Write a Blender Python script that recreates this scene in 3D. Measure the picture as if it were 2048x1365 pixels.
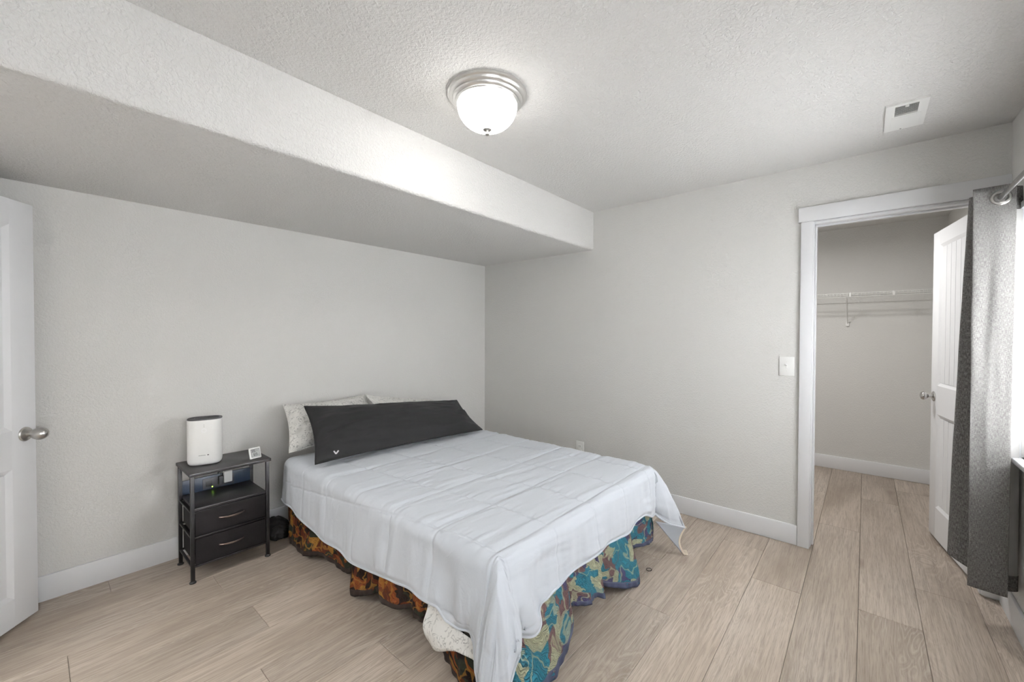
import bpy, bmesh, math, random
from mathutils import Vector, Matrix, noise
random.seed(7)
S = bpy.context.scene
COL = S.collection
PI = math.pi
for o in list(bpy.data.objects): bpy.data.objects.remove(o)

# ------------------------------------------------------------------ camera
CAM = Vector((-3.2071, -3.144, 1.354))
YAW, PITCH, ROLL = 0.7094, -0.0149, 0.0028
fw = Vector((math.cos(YAW)*math.cos(PITCH), math.sin(YAW)*math.cos(PITCH), math.sin(PITCH)))
rt = Vector((math.sin(YAW), -math.cos(YAW), 0)); up = rt.cross(fw)
c_, s_ = math.cos(ROLL), math.sin(ROLL)
rt2 = rt*c_ + up*s_; up2 = up*c_ - rt*s_
cam = bpy.data.cameras.new('camera'); cam.sensor_width = 36; cam.lens = 823.57/2048*36
cam.clip_start = 0.02
co = bpy.data.objects.new('camera', cam); COL.objects.link(co)
co.matrix_world = Matrix((( rt2.x, up2.x, -fw.x, CAM.x), (rt2.y, up2.y, -fw.y, CAM.y), (rt2.z, up2.z, -fw.z, CAM.z), (0,0,0,1)))
S.camera = co

# ------------------------------------------------------------------ light and exposure
S.view_settings.view_transform = 'Standard'; S.view_settings.look = 'None'
S.view_settings.gamma = 1.0; S.view_settings.use_curve_mapping = False
S.view_settings.exposure = 0.0
LAMP_E, HALL_W, SKY, CLOSET_W = 40.0, 39.0, 38.5, 20.5
w = bpy.data.worlds.new('sky'); S.world = w; w.use_nodes = True
bg = w.node_tree.nodes['Background']; bg.inputs[0].default_value = (0.97, 0.98, 1.0, 1); bg.inputs[1].default_value = SKY
def area(name, loc, rot, sx, sy, watts, color=(1,1,1), portal=False, shape='RECTANGLE'):
    l = bpy.data.lights.new(name, 'AREA'); l.shape = shape; l.size = sx; l.size_y = sy; l.energy = watts; l.color = color
    if portal: l.cycles.is_portal = True
    o = bpy.data.objects.new(name, l); COL.objects.link(o); o.location = loc; o.rotation_euler = rot
    return o
area('window_portal', (-.885, -3.82, 1.37), (-PI/2, 0, 0), 1.25, 1.15, 1, portal=True)
area('window_portal', (-3.01, -3.82, 1.22), (-PI/2, 0, 0), .8, 1.4, 1, portal=True)  # portal of the added fill window
# hall lamp outside the bedroom door: an assumed flush lamp on the unseen hall ceiling
area('hall_lamp_light', (-4.45, -1.1, 2.36), (0, 0, 0), 0.5, 0.5, HALL_W, (1, 0.985, 0.965), shape='DISK')

area('closet_lamp_light', (.72, -2.72, 2.30), (0, 0, 0), .2, .2, CLOSET_W, (1, .985, .97), shape='DISK')

# ------------------------------------------------------------------ helpers
def new(name, me, m=None, parent=None):
    o = bpy.data.objects.new(name, me); COL.objects.link(o)
    if m is not None:
        for k in (m if isinstance(m, (list, tuple)) else [m]): me.materials.append(k)
    if parent is not None: o.parent = parent
    return o
class MB:
    def __init__(s): s.bm = bmesh.new()
    def box(s, lo, hi, bev=0, M=None, seg=2):
        r = bmesh.ops.create_cube(s.bm, size=1); vs = r['verts']
        for v in vs:
            v.co = Vector([lo[i] + (v.co[i]+.5)*(hi[i]-lo[i]) for i in range(3)])
        if bev:
            es = list({e for v in vs for e in v.link_edges})
            r2 = bmesh.ops.bevel(s.bm, geom=es, offset=bev, segments=seg, affect='EDGES', profile=.5)
            vs = list({v for f in r2['faces'] for v in f.verts} | {v for v in vs if v.is_valid})
        if M is not None:
            for v in vs: v.co = M @ v.co
        return vs
    def lathe(s, prof, n=48, M=None, cap=True):
        rings = []
        for r, z in prof:
            if r < 1e-6: rings.append([s.bm.verts.new((0,0,z))])
            else: rings.append([s.bm.verts.new((r*math.cos(2*PI*k/n), r*math.sin(2*PI*k/n), z)) for k in range(n)])
        for a, b in zip(rings, rings[1:]):
            for k in range(n):
                k2 = (k+1) % n
                if len(a) == 1 and len(b) == 1: continue
                if len(a) == 1: s.bm.faces.new((a[0], b[k2], b[k]))
                elif len(b) == 1: s.bm.faces.new((a[k], a[k2], b[0]))
                else: s.bm.faces.new((a[k], a[k2], b[k2], b[k]))
        if cap:
            for rg, fl in ((rings[0], True), (rings[-1], False)):
                if len(rg) > 1: s.bm.faces.new(rg[::-1] if fl else rg)
        vs = [v for rg in rings for v in rg]
        if M is not None:
            for v in vs: v.co = M @ v.co
        return vs
    def tube(s, pts, r, n=10, closed=False, radii=None):
        pts = [Vector(p) for p in pts]; L = len(pts); rings = []
        prev = None
        for i, p in enumerate(pts):
            if closed: t = (pts[(i+1) % L]-pts[i-1]).normalized()
            else: t = (pts[min(i+1, L-1)]-pts[max(i-1, 0)]).normalized()
            a = prev if prev is not None else (Vector((0,0,1)) if abs(t.z) < .9 else Vector((1,0,0)))
            nrm = (a - t*a.dot(t)).normalized(); prev = nrm; bn = t.cross(nrm)
            rr = radii[i] if radii else r
            rings.append([s.bm.verts.new(p + (nrm*math.cos(2*PI*k/n)+bn*math.sin(2*PI*k/n))*rr) for k in range(n)])
        for i in range(L if closed else L-1):
            a, b = rings[i], rings[(i+1) % L]
            for k in range(n):
                s.bm.faces.new((a[k], a[(k+1) % n], b[(k+1) % n], b[k]))
        if not closed:
            s.bm.faces.new(rings[0][::-1]); s.bm.faces.new(rings[-1])
    def obj(s, name, m, parent=None, smooth=True, ang=35):
        bmesh.ops.recalc_face_normals(s.bm, faces=s.bm.faces)
        me = bpy.data.meshes.new(name); s.bm.to_mesh(me); s.bm.free()
        if smooth:
            for p in me.polygons: p.use_smooth = True
            me.set_sharp_from_angle(angle=math.radians(ang))
        return new(name, me, m, parent)
def grid(name, nu, nv, fn, m, parent=None, wrap=False, uvfn=None):
    vs = [fn(i/(nu-1), j/(nv-1)) for j in range(nv) for i in range(nu)]
    fs = [(j*nu+i, j*nu+i+1, (j+1)*nu+i+1, (j+1)*nu+i) for j in range(nv-1) for i in range(nu-1)]
    me = bpy.data.meshes.new(name); me.from_pydata([tuple(v) for v in vs], [], fs)
    uv = me.uv_layers.new(name='UVMap')
    for lp in me.loops:
        k = lp.vertex_index; a, b = (k % nu)/(nu-1), (k//nu)/(nv-1)
        uv.data[lp.index].uv = uvfn(a, b) if uvfn else (a, b)
    for p in me.polygons: p.use_smooth = True
    me.update()
    return new(name, me, m, parent)
def thing(name, label, cat, loc=(0,0,0), rz=0, group=None):
    o = bpy.data.objects.new(name, None); COL.objects.link(o); o.location = loc; o.rotation_euler = (0,0,rz)
    o.empty_display_size = .1
    return tag(o, label, cat, group)
def tag(o, label, cat, group=None):
    o['label'] = label; o['category'] = cat
    if group: o['group'] = group
    return o
def struct(o, label=None):
    o['kind'] = 'structure'
    if label: o['label'] = label
    return o
def sm(a, b, x):
    t = max(0, min(1, (x-a)/(b-a))); return t*t*(3-2*t)
def lerp_tab(tab, x):
    if x <= tab[0][0]: return tab[0][1]
    for (a, va), (b, vb) in zip(tab, tab[1:]):
        if x <= b:
            t = (x-a)/(b-a); t = t*t*(3-2*t); return va+(vb-va)*t
    return tab[-1][1]
def nz(x, y, z=0): return noise.noise(Vector((x, y, z)))
def catmull(P, n):
    out = []; L = len(P)
    for i in range(L-1):
        p0, p1, p2, p3 = P[max(i-1,0)], P[i], P[i+1], P[min(i+2, L-1)]
        for k in range(n):
            t = k/n
            out.append([.5*((2*b)+(-a+c)*t+(2*a-5*b+4*c-d)*t*t+(-a+3*b-3*c+d)*t**3) for a, b, c, d in zip(p0, p1, p2, p3)])
    out.append(list(P[-1])); return out

# ------------------------------------------------------------------ materials
class NT:
    def __init__(s, name, rough=.6, metal=0, spec=.5):
        s.m = bpy.data.materials.new(name); s.m.use_nodes = True; s.t = s.m.node_tree
        s.b = s.t.nodes['Principled BSDF']; s.b.inputs['Roughness'].default_value = rough
        s.b.inputs['Metallic'].default_value = metal; s.b.inputs['Specular IOR Level'].default_value = spec
    def n(s, typ, **kw):
        x = s.t.nodes.new(typ)
        for k, v in kw.items():
            if k.startswith('i_'):
                key = k[2:]; key = int(key) if key.isdigit() else key.replace('_', ' ')
                x.inputs[key].default_value = v
            else: setattr(x, k, v)
        return x
    def l(s, a, b): s.t.links.new(a, b)
    def math(s, op, a, b=None, c=None):
        x = s.t.nodes.new('ShaderNodeMath'); x.operation = op
        for i, v in enumerate((a, b, c)):
            if v is None: continue
            if isinstance(v, (int, float)): x.inputs[i].default_value = v
            else: s.l(v, x.inputs[i])
        return x.outputs[0]
    def coord(s, kind='Object', scale=(1,1,1)):
        tc = s.t.nodes.new('ShaderNodeTexCoord'); mp = s.t.nodes.new('ShaderNodeMapping')
        mp.inputs['Scale'].default_value = scale; s.l(tc.outputs[kind], mp.inputs[0]); return mp.outputs[0]
    def noise(s, vec, scale, detail=2, rough=.5, dist=0):
        x = s.n('ShaderNodeTexNoise'); x.inputs['Scale'].default_value = scale; x.inputs['Detail'].default_value = detail
        x.inputs['Roughness'].default_value = rough; x.inputs['Distortion'].default_value = dist
        if vec is not None: s.l(vec, x.inputs['Vector'])
        return x.outputs['Fac']
    def ramp(s, fac, stops, interp='LINEAR'):
        x = s.n('ShaderNodeValToRGB'); x.color_ramp.interpolation = interp; e = x.color_ramp.elements
        while len(e) < len(stops): e.new(.5)
        for k, (p, c) in zip(e, stops): k.position = p; k.color = (*c, 1) if len(c) == 3 else c
        s.l(fac, x.inputs[0]); return x.outputs[0]
    def mix(s, fac, a, b, typ='MIX'):
        x = s.n('ShaderNodeMix', data_type='RGBA', blend_type=typ)
        for i, v in ((0, fac), (6, a), (7, b)):
            if isinstance(v, (int, float)): x.inputs[i].default_value = v
            elif isinstance(v, tuple): x.inputs[i].default_value = (*v, 1)
            else: s.l(v, x.inputs[i])
        return x.outputs[2]
    def col(s, c):
        if isinstance(c, tuple): s.b.inputs['Base Color'].default_value = (*c, 1)
        else: s.l(c, s.b.inputs['Base Color'])
    def bump(s, h, strength=.3, dist=.002):
        x = s.n('ShaderNodeBump'); x.inputs['Strength'].default_value = strength; x.inputs['Distance'].default_value = dist
        s.l(h, x.inputs['Height']); s.l(x.outputs[0], s.b.inputs['Normal'])

def plain(name, c, rough=.5, metal=0, grain=0.04, gs=40, spec=.5, bump=0):
    k = NT(name, rough, metal, spec); f = k.noise(k.coord(), gs, 3)
    k.col(k.mix(f, tuple(x*(1-grain) for x in c), tuple(min(1, x*(1+grain)) for x in c)))
    if bump: k.bump(f, bump, .001)
    return k.m
def drywall(name, c, scale, strength, dist):
    k = NT(name, .85, 0, .25); v = k.coord()
    f = k.noise(v, scale, 2.5, .55, .6)
    h = k.ramp(f, [(.40, (0,0,0)), (.62, (1,1,1))])
    big = k.noise(v, 1.3, 2)
    k.col(k.mix(big, tuple(x*.985 for x in c), tuple(x*1.015 for x in c)))
    k.bump(h, strength, dist); return k.m
WALLC = (.705, .697, .675)
m_wall = drywall('wall_paint', WALLC, 95, .38, .0024)
m_ceil = drywall("ceiling_paint", (.725, .717, .70), 80, .62, .0034)
m_trim = plain('trim_paint', (.80, .805, .82), .38, grain=.01, gs=6)
m_white = plain('white_plastic', (.86, .86, .84), .35, grain=.01)
m_nickel = plain('satin_nickel', (.52, .51, .49), .28, 1, .05, 20)
m_chrome = plain('polished_nickel', (.58, .57, .56), .16, 1, .04, 20)
m_black = plain('black_plastic', (.012, .012, .013), .45)
m_dark = plain('dark_grey_plastic', (.055, .055, .06), .5)
m_metalblk = plain('black_metal', (.010, .009, .010), .45, .2, .2, 60)
m_dfab = plain('dark_drawer_fabric', (.0095, .0078, .0085), .9, 0, .3, 220, .3, .3)
m_gap = plain('joint_dark', (.055, .04, .03), .9)
m_grey = plain('lettering_grey', (.25, .25, .24), .6)
m_cream = plain('cream_fabric', (.66, .58, .47), .9, 0, .05, 90)
m_tan = plain('mattress_ticking', (.36, .35, .35), .9, 0, .08, 120)
m_orange = plain('orange_fabric_patch', (.55, .22, .08), .9)
m_subfl = plain('bare_subfloor', (.36, .17, .07), .8, 0, .2, 30)

# floor planks: greige oak with cathedral figure, knots and fine pores
def oak():
    k = NT('oak_plank', .42, 0, .35)
    tc = k.n('ShaderNodeTexCoord'); oi = k.n('ShaderNodeObjectInfo')
    cb = k.n('ShaderNodeCombineXYZ'); r = oi.outputs['Random']
    k.l(k.math('MULTIPLY', r, 37.0), cb.inputs[0]); k.l(k.math('MULTIPLY', r, 91.0), cb.inputs[1]); k.l(k.math('MULTIPLY', r, 53.0), cb.inputs[2])
    ad = k.n('ShaderNodeVectorMath', operation='ADD'); k.l(tc.outputs['Object'], ad.inputs[0]); k.l(cb.outputs[0], ad.inputs[1])
    def mp(scale):
        q = k.n('ShaderNodeMapping'); q.inputs['Scale'].default_value = scale; k.l(ad.outputs[0], q.inputs[0]); return q.outputs[0]
    fig = k.noise(mp((1.3, 7.5, 1)), 1.0, 2.5, .55, .9)
    rings = k.math('FRACT', k.math('MULTIPLY', fig, 17.0))
    tri = k.math('ABSOLUTE', k.math('SUBTRACT', rings, .5))
    ringm = k.ramp(tri, [(.0, (1,1,1)), (.10, (.35,.35,.35)), (.28, (0,0,0)), (.5, (.15,.15,.15))])
    mask = k.ramp(k.noise(mp((.9, 2.5, 1)), 1.0, 2), [(.44, (0,0,0)), (.64, (1,1,1))])
    pores = k.noise(mp((9, 260, 1)), 1.0, 3, .6)
    fine = k.noise(mp((3.0, 70, 1)), 1.0, 3, .6)
    blot = k.noise(mp((1.1, 4.2, 1)), 1.0, 2.5)
    vor = k.n('ShaderNodeTexVoronoi'); vor.inputs['Scale'].default_value = 1.0; k.l(mp((1.3, 3.6, 1)), vor.inputs['Vector'])
    knot = k.ramp(vor.outputs['Distance'], [(.0, (1,1,1)), (.045, (.7,.7,.7)), (.12, (0,0,0))])
    base = k.ramp(blot, [(.28, (.355, .292, .236)), (.50, (.49, .416, .346)), (.72, (.565, .49, .418))])
    base = k.mix(k.math('MULTIPLY', k.ramp(fine, [(.38, (1,1,1)), (.58, (0,0,0))]), .40), base, (.27, .217, .172))
    base = k.mix(k.math('MULTIPLY', k.ramp(pores, [(.36, (1,1,1)), (.50, (0,0,0))]), .50), base, (.235, .187, .148))
    rr = k.math('MULTIPLY', k.math('MULTIPLY', ringm, mask), .42)
    base = k.mix(rr, base, (.62, .56, .50))
    dk = k.ramp(tri, [(.0, (0,0,0)), (.22, (0,0,0)), (.34, (1,1,1)), (.5, (.3,.3,.3))])
    base = k.mix(k.math('MULTIPLY', k.math('MULTIPLY', dk, mask), .34), base, (.25, .205, .165))
    base = k.mix(k.math('MULTIPLY', knot, .55), base, (.20, .145, .105))
    tone = k.ramp(r, [(0, (.86, .855, .85)), (.5, (.97, .965, .96)), (1, (1.08, 1.075, 1.07))])
    base = k.mix(1.0, base, tone, 'MULTIPLY')
    k.col(base)
    k.bump(k.math('ADD', k.math('MULTIPLY', pores, .6), k.math('MULTIPLY', fine, .4)), .12, .0008)
    return k.m
m_oak = oak()

# ------------------------------------------------------------------ room shell
H, ZS, SD = 2.4274, 2.0978, 1.3257
YC, XD, XF = -3.69, -3.70, 2.107
OY0, OY1 = -2.894, -3.609          # closet door opening (clear)
def wallbox(name, boxes, m=m_wall, label=None):
    b = MB()
    for lo, hi in boxes: b.box((lo[0], lo[1], -.06 if lo[2] == 0 else lo[2]), hi)
    return struct(b.obj(name, m, smooth=False), label)
wallbox('wall_back', [((-3.82, 0, 0), (.115, .12, H))], label='long grey wall behind the bed head')
wallbox('wall_right', [((0, -2.876, 0), (.115, 0, H)), ((0, -3.627, 2.075), (.115, -2.876, H)), ((0, YC, 0), (.115, -3.627, H))], label='grey wall with the closet doorway')
WX0, WX1, WZ0, WZ1 = -1.50, -.27, .80, 1.93
VX0, VX1, VZ0, VZ1 = -3.40, -2.62, .55, 1.90  # opening of the added fill window
wallbox('wall_front', [((-3.82, -3.81, 0), (VX0, YC, H)), ((VX1, -3.81, 0), (WX0, YC, H)), ((WX1, -3.81, 0), (2.23, YC, H)), ((WX0, -3.81, 0), (WX1, YC, WZ0)), ((WX0, -3.81, WZ1), (WX1, YC, H)), ((VX0, -3.81, 0), (VX1, YC, VZ0)), ((VX0, -3.81, VZ1), (VX1, YC, H))], label='grey wall with the curtained window')
wallbox('wall_left', [((-3.82, -.69, 0), (XD, 0, H)), ((-3.82, YC, 0), (XD, -1.50, H)), ((-3.82, -1.50, 2.0), (XD, -.69, H))], label='grey wall with the bedroom doorway')
wallbox('wall_closet_back', [((XF, YC, 0), (2.23, -1.6, H))], label='rear grey wall of the closet')
wallbox('wall_closet_left', [((.115, -1.6, 0), (2.23, -1.5, H))])
wallbox('wall_hall', [((-5.0, -2.3, 0), (-4.9, .12, H)), ((-4.9, -2.4, 0), (-3.82, -2.3, H)), ((-4.9, .0, 0), (-3.82, .12, H))])
wallbox('ceiling', [((-5.0, -3.81, H), (2.23, .12, H+.1))], m_ceil, 'textured pale grey ceiling')
# soffit with a bullnose corner
b = MB(); r = .022; sec = [(0, ZS), (0, H), (-SD, H)]
sec = [(-.0005, ZS), (-.0005, H-.0005), (-SD, H-.0005)] + [(-SD+r-r*math.cos(a), ZS+r-r*math.sin(a)) for a in [k*PI/16 for k in range(0, 9)]]
A = [b.bm.verts.new((-3.6995, y, z)) for y, z in sec]; B = [b.bm.verts.new((-.0005, y, z)) for y, z in sec]
for i in range(len(sec)):
    j = (i+1) % len(sec); b.bm.faces.new((A[i], A[j], B[j], B[i]))
b.bm.faces.new(A[::-1]); b.bm.faces.new(B)
struct(b.obj('wall_soffit', m_ceil, ang=50), 'dropped soffit box along the bed wall')

# baseboards
BB, BT = .1293, .015
def baseboard(name, lo, hi, label=None):
    b = MB(); b.box(lo, hi, .004); return struct(b.obj(name, m_trim), label)
baseboard('baseboard_back', (XD, -BT, .001), (0, 0, BB), 'white baseboard under the bed wall')
baseboard('baseboard_right', (-BT, -2.825, .001), (0, -BT, BB), 'white baseboard left of the closet doorway')
baseboard('baseboard_front', (XD, YC, .001), (-.021, YC+BT, BB), 'white baseboard below the window')
baseboard('baseboard_left', (XD, -.62, .001), (XD+BT, -BT, BB))
baseboard('baseboard_closet_back', (XF-BT, YC+BT, .001), (XF, -1.6, BB), 'white baseboard at the back of the closet')
baseboard('baseboard_closet_right', (.17, YC, .001), (XF, YC+BT, BB))

# closet doorway trim
def trimbox(name, boxes, label=None, bev=.0025):
    b = MB()
    for lo, hi in boxes: b.box(lo, hi, bev)
    return struct(b.obj(name, m_trim), label)
trimbox('trim_1', [((-.025, YC+.001, 2.0725), (0, -2.811, 2.164))], 'wide white head casing over the closet doorway')
trimbox('trim_2', [((-.019, -2.888, .001), (0, -2.825, 2.0725))], 'white side casing left of the closet doorway')
trimbox('trim_3', [((-.019, YC+.001, .012), (0, -3.615, 2.0725))], 'white side casing right of the closet doorway')
trimbox('trim_4', [((0, -2.894, .008), (.115, -2.876, 2.073)), ((0, -3.627, .008), (.115, -3.609, 2.073)), ((0, -3.609, 2.055), (.115, -2.894, 2.073)),
                   ((.045, -2.904, .008), (.072, -2.894, 2.055)), ((.045, -3.599, 2.045), (.072, -2.904, 2.055))], 'white door jamb of the closet', .002)
trimbox('trim_5', [((XD, -.69, .001), (XD+.019, -.62, 2.0)), ((XD, -1.57, .001), (XD+.019, -1.50, 2.0)), ((XD, -1.585, 2.0), (XD+.025, -.605, 2.09))])

# ------------------------------------------------------------------ floor: every plank a part
fb = MB(); fb.box((-4.9, YC, -.06), (XF, 0, -.011))
floor = struct(fb.obj('floor', m_gap, smooth=False), 'greige oak plank floor')
PW, PS, PL = .2287, -2.9033, 1.835
joints = {-4: .72, -3: -.135, -2: -.557, -1: .49, 0: -.597, 1: -.228, 2: -1.217, 3: -.736, 4: -1.62, 5: -2.225, 6: -2.618, 7: -1.38, 8: -2.506, 9: -3.123, 10: -2.562, 11: -1.55, 12: -2.95}
def plank(x0, x1, y0, y1):
    g, c = .0007, .0016; cx, cy = (x0+x1)/2, (y0+y1)/2
    a, b2 = (x1-x0)/2-g, (y1-y0)/2-g
    vs = [(sx*a, sy*b2, -.0105) for sx, sy in ((-1,-1),(1,-1),(1,1),(-1,1))]
    vs += [(sx*a, sy*b2, -c*.8) for sx, sy in ((-1,-1),(1,-1),(1,1),(-1,1))]
    vs += [(sx*(a-c), sy*(b2-c), 0) for sx, sy in ((-1,-1),(1,-1),(1,1),(-1,1))]
    fs = [(3,2,1,0), (8,9,10,11)]
    for k in range(4):
        k2 = (k+1) % 4; fs += [(k, k2, 4+k2, 4+k), (4+k, 4+k2, 8+k2, 8+k)]
    me = bpy.data.meshes.new('plank'); me.from_pydata(vs, [], fs); me.update()
    o = new('plank', me, m_oak, floor); o.location = (cx, cy, 0)
for row in range(-4, 13):
    y0, y1 = max(YC, PS+PW*row), min(-.001, PS+PW*(row+1))
    if y1-y0 < .01: continue
    xmax = XF if y0 < -1.62 else 0.0
    xmin = -4.9 if y0 > -2.35 else XD
    xs = [joints[row]+PL*k for k in range(-4, 4)]
    xs = [xmin]+[x for x in xs if xmin+.06 < x < xmax-.06]+[xmax]
    for a, b2 in zip(xs, xs[1:]): plank(a, b2, y0, y1)

# ------------------------------------------------------------------ doors
def beadpanel(b, x0, x1, z0, z1, side, face, strips):
    """recessed field: sloped sticking then bead-board strips with V grooves; side=+1/-1 gives the face it sits on"""
    d, w = .011, .022
    yf, yr = side*face, side*(face-d)
    P = lambda x, z, y: b.bm.verts.new((x, y, z))
    o = [P(x0, z0, yf), P(x1, z0, yf), P(x1, z1, yf), P(x0, z1, yf)]
    i = [P(x0+w, z0+w, yr), P(x1-w, z0+w, yr), P(x1-w, z1-w, yr), P(x0+w, z1-w, yr)]
    for k in range(4): b.bm.faces.new((o[k], o[(k+1) % 4], i[(k+1) % 4], i[k]))
    X0, X1 = x0+w, x1-w; sw = (X1-X0)/strips; g = .0035
    yt, yg = side*(face-d+.0035), side*(face-d-.002)
    for k in range(strips):
        a, c = X0+k*sw, X0+(k+1)*sw
        prof = [(a, yg), (a+g, yt-side*.0035*0), (c-g, yt), (c, yg)]
        lo = [P(x, z0+w, y) for x, y in prof]; hi = [P(x, z1-w, y) for x, y in prof]
        for q in range(3): b.bm.faces.new((lo[q], lo[q+1], hi[q+1], hi[q]))
def door(name, label, hinge, ang, W, z0, z1, panels, knobside, strips):
    T = .0175
    e = bpy.data.objects.new(name, None); COL.objects.link(e); e.location = (hinge[0], hinge[1], 0); e.rotation_euler = (0, 0, ang); struct(e, label)
    b = MB(); st = .112
    b.box((0, -T, z0), (st, T, z1), .0015); b.box((W-st, -T, z0), (W, T, z1), .0015)
    zs = [z0]+[z for p in panels for z in p]+[z1]
    for k in range(0, len(zs), 2): b.box((st-.001, -T, zs[k]), (W-st+.001, T, zs[k+1]))
    b.obj('door_leaf', m_trim, e)
    for p in panels:
        b = MB(); b.box((st-.001, -.004, p[0]-.001), (W-st+.001, .004, p[1]+.001))
        for sd in (1, -1): beadpanel(b, st, W-st, p[0], p[1], sd, T, strips)
        b.bm.normal_update(); me = bpy.data.meshes.new('panel'); b.bm.to_mesh(me); b.bm.free(); new('panel', me, m_trim, e)
    return e, T
def frame_to(axis):
    return Vector(axis).to_track_quat('Z', 'Y').to_matrix().to_4x4()
# closet door
ac = math.atan2(.169, .986); nC = Vector((-.169, .986, 0))
hC = Vector((.785, -3.488, 0)) - Vector((.986, .169, 0))*.70 - nC*.0175
d1, T = door('door_1', 'white two panel closet door standing open into the closet', hC, ac, .70, .018, 2.046, [(.22, .839), (1.027, 1.955)], 1, 6)
def knob(parent, x, z, side, prof_knob, m):
    M = Matrix.Translation((x, side*.0175, z)) @ frame_to((0, side, 0))
    b = MB(); b.lathe([(.0, 0), (.033, 0), (.033, .003), (.030, .007), (.020, .010), (.013, .012), (0, .012)], 40, M); k = b.obj('door_knob', m, parent)
    k['label'] = 'satin metal knob'
    b = MB(); b.lathe(prof_knob, 40, M); b.obj('knob_grip', m, k)
ball = [(0, .008), (.0115, .009), (.010, .020), (.0105, .028), (.017, .034), (.0245, .041), (.0275, .050), (.0265, .058), (.021, .065), (.011, .0685), (0, .069)]
knob(d1, .70-.0545, .95, 1, ball, m_chrome); knob(d1, .70-.0545, .95, -1, ball, m_chrome)
for z in (.25, 1.0, 1.85):
    b = MB(); b.lathe([(0, 0), (.006, 0), (.006, .09), (0, .09)], 12, Matrix.Translation((.0, -.021, z-.045))); b.obj('hinge', m_nickel, d1)
# bedroom door
nE = Vector((.77, -.64, 0)); dE = Vector((.64, .77, 0)).normalized()
hE = Vector((-3.2, -.129, 0)) - dE*.762 - nE.normalized()*.0175
d2, T = door('door_2', 'white two panel bedroom door standing open at the left', hE, math.atan2(dE.y, dE.x), .762, .016, 1.962, [(.143, .738), (.911, 1.847)], -1, 6)
egg = [(0, .008), (.0125, .009), (.0115, .020), (.012, .026), (.018, .032), (.0245, .042), (.0285, .054), (.0285, .064), (.025, .074), (.018, .083), (.009, .0885), (0, .090)]
knob(d2, .762-.052, .884, -1, egg, m_nickel); knob(d2, .762-.052, .884, 1, egg, m_nickel)

# ------------------------------------------------------------------ window behind the curtain, and an added fill window
kg = NT('window_glass', .02); kg.b.inputs['Transmission Weight'].default_value = 1; kg.b.inputs['IOR'].default_value = 1.45
kg.col(kg.mix(kg.noise(kg.coord(), 2), (.97, .98, .98), (1, 1, 1)))
def window(name, label, X0, X1, Z0_, Z1_):
    win = bpy.data.objects.new(name, None); COL.objects.link(win); struct(win, label); win.location = ((X0+X1)/2, YC, Z0_)
    xm = (X0+X1)/2
    def wbox(nm, boxes, m, bev=.002):
        b = MB()
        for lo, hi in boxes: b.box(lo, hi, bev)
        o = b.obj(nm, m, win); o.matrix_parent_inverse = Matrix.Translation(-win.location); return o
    wbox('casing', [((X0-.07, YC, Z0_), (X0, YC+.018, Z1_)), ((X1, YC, Z0_), (X1+.07, YC+.018, Z1_)), ((X0-.085, YC, Z1_), (X1+.085, YC+.022, Z1_+.03))], m_trim)
    wbox('window_sill', [((X0-.09, YC-.02, Z0_-.022), (X1+.09, YC+.034, Z0_))], m_trim, .004)
    wbox('window_frame', [((X0, -3.80, Z0_), (X0+.05, -3.74, Z1_)), ((X1-.05, -3.80, Z0_), (X1, -3.74, Z1_)), ((X0, -3.80, Z0_), (X1, -3.74, Z0_+.05)), ((X0, -3.80, Z1_-.05), (X1, -3.74, Z1_)), ((xm-.025, -3.795, Z0_), (xm+.025, -3.745, Z1_))], m_trim)
    for a, c in ((X0+.05, xm-.025), (xm+.025, X1-.05)):
        wbox('window_pane', [((a, -3.772, Z0_+.05), (c, -3.768, Z1_-.05))], kg.m, 0)
window('window_1', 'white framed window mostly hidden by the grey curtain', WX0, WX1, WZ0, WZ1)
window('added_fill_window', 'narrow white framed window added out of view to fill the room with daylight', VX0, VX1, VZ0, VZ1)  # added window out of view, brightens the bed wall and the left door

# ------------------------------------------------------------------ hall lamp body (outside the doorway)
b = MB(); b.lathe([(0, 0), (.27, 0), (.27, .05), (0, .05)], 32, Matrix.Translation((-4.45, -1.1, 2.377)))
tag(b.obj('hall_ceiling_lamp', m_white), 'round white flush lamp on the hall ceiling outside the bedroom door', 'lamp')

b = MB(); b.lathe([(0, 0), (.11, 0), (.11, .115), (0, .115)], 32, Matrix.Translation((.72, -2.72, 2.312)))
tag(b.obj('closet_ceiling_lamp', m_white), 'round white lamp on the closet ceiling behind the doorway head', 'lamp')

# ------------------------------------------------------------------ ceiling light
lc = (-1.876, -1.852)
lt = thing('ceiling_light', 'lit dome ceiling light with stepped nickel ring and white glass bowl', 'light', (*lc, H))
b = MB(); b.lathe([(.145, 0), (.173, 0), (.1755, -.004), (.1755, -.012), (.170, -.016), (.168, -.022), (.160, -.030), (.157, -.031), (.155, -.036), (.147, -.043), (.1435, -.044), (.1405, -.050), (.134, -.052), (.128, -.046)], 96, cap=False)
b.obj('ring', plain('brushed_nickel', (.80, .79, .77), .34, 1, .06, 12), lt)
kl = NT('lit_glass', .3); kl.col((.9, .9, .88)); kl.b.inputs['Emission Color'].default_value = (1, .975, .935, 1); 
tcz = kl.n('ShaderNodeTexCoord'); spz = kl.n('ShaderNodeSeparateXYZ'); kl.l(tcz.outputs['Object'], spz.inputs[0])
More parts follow.
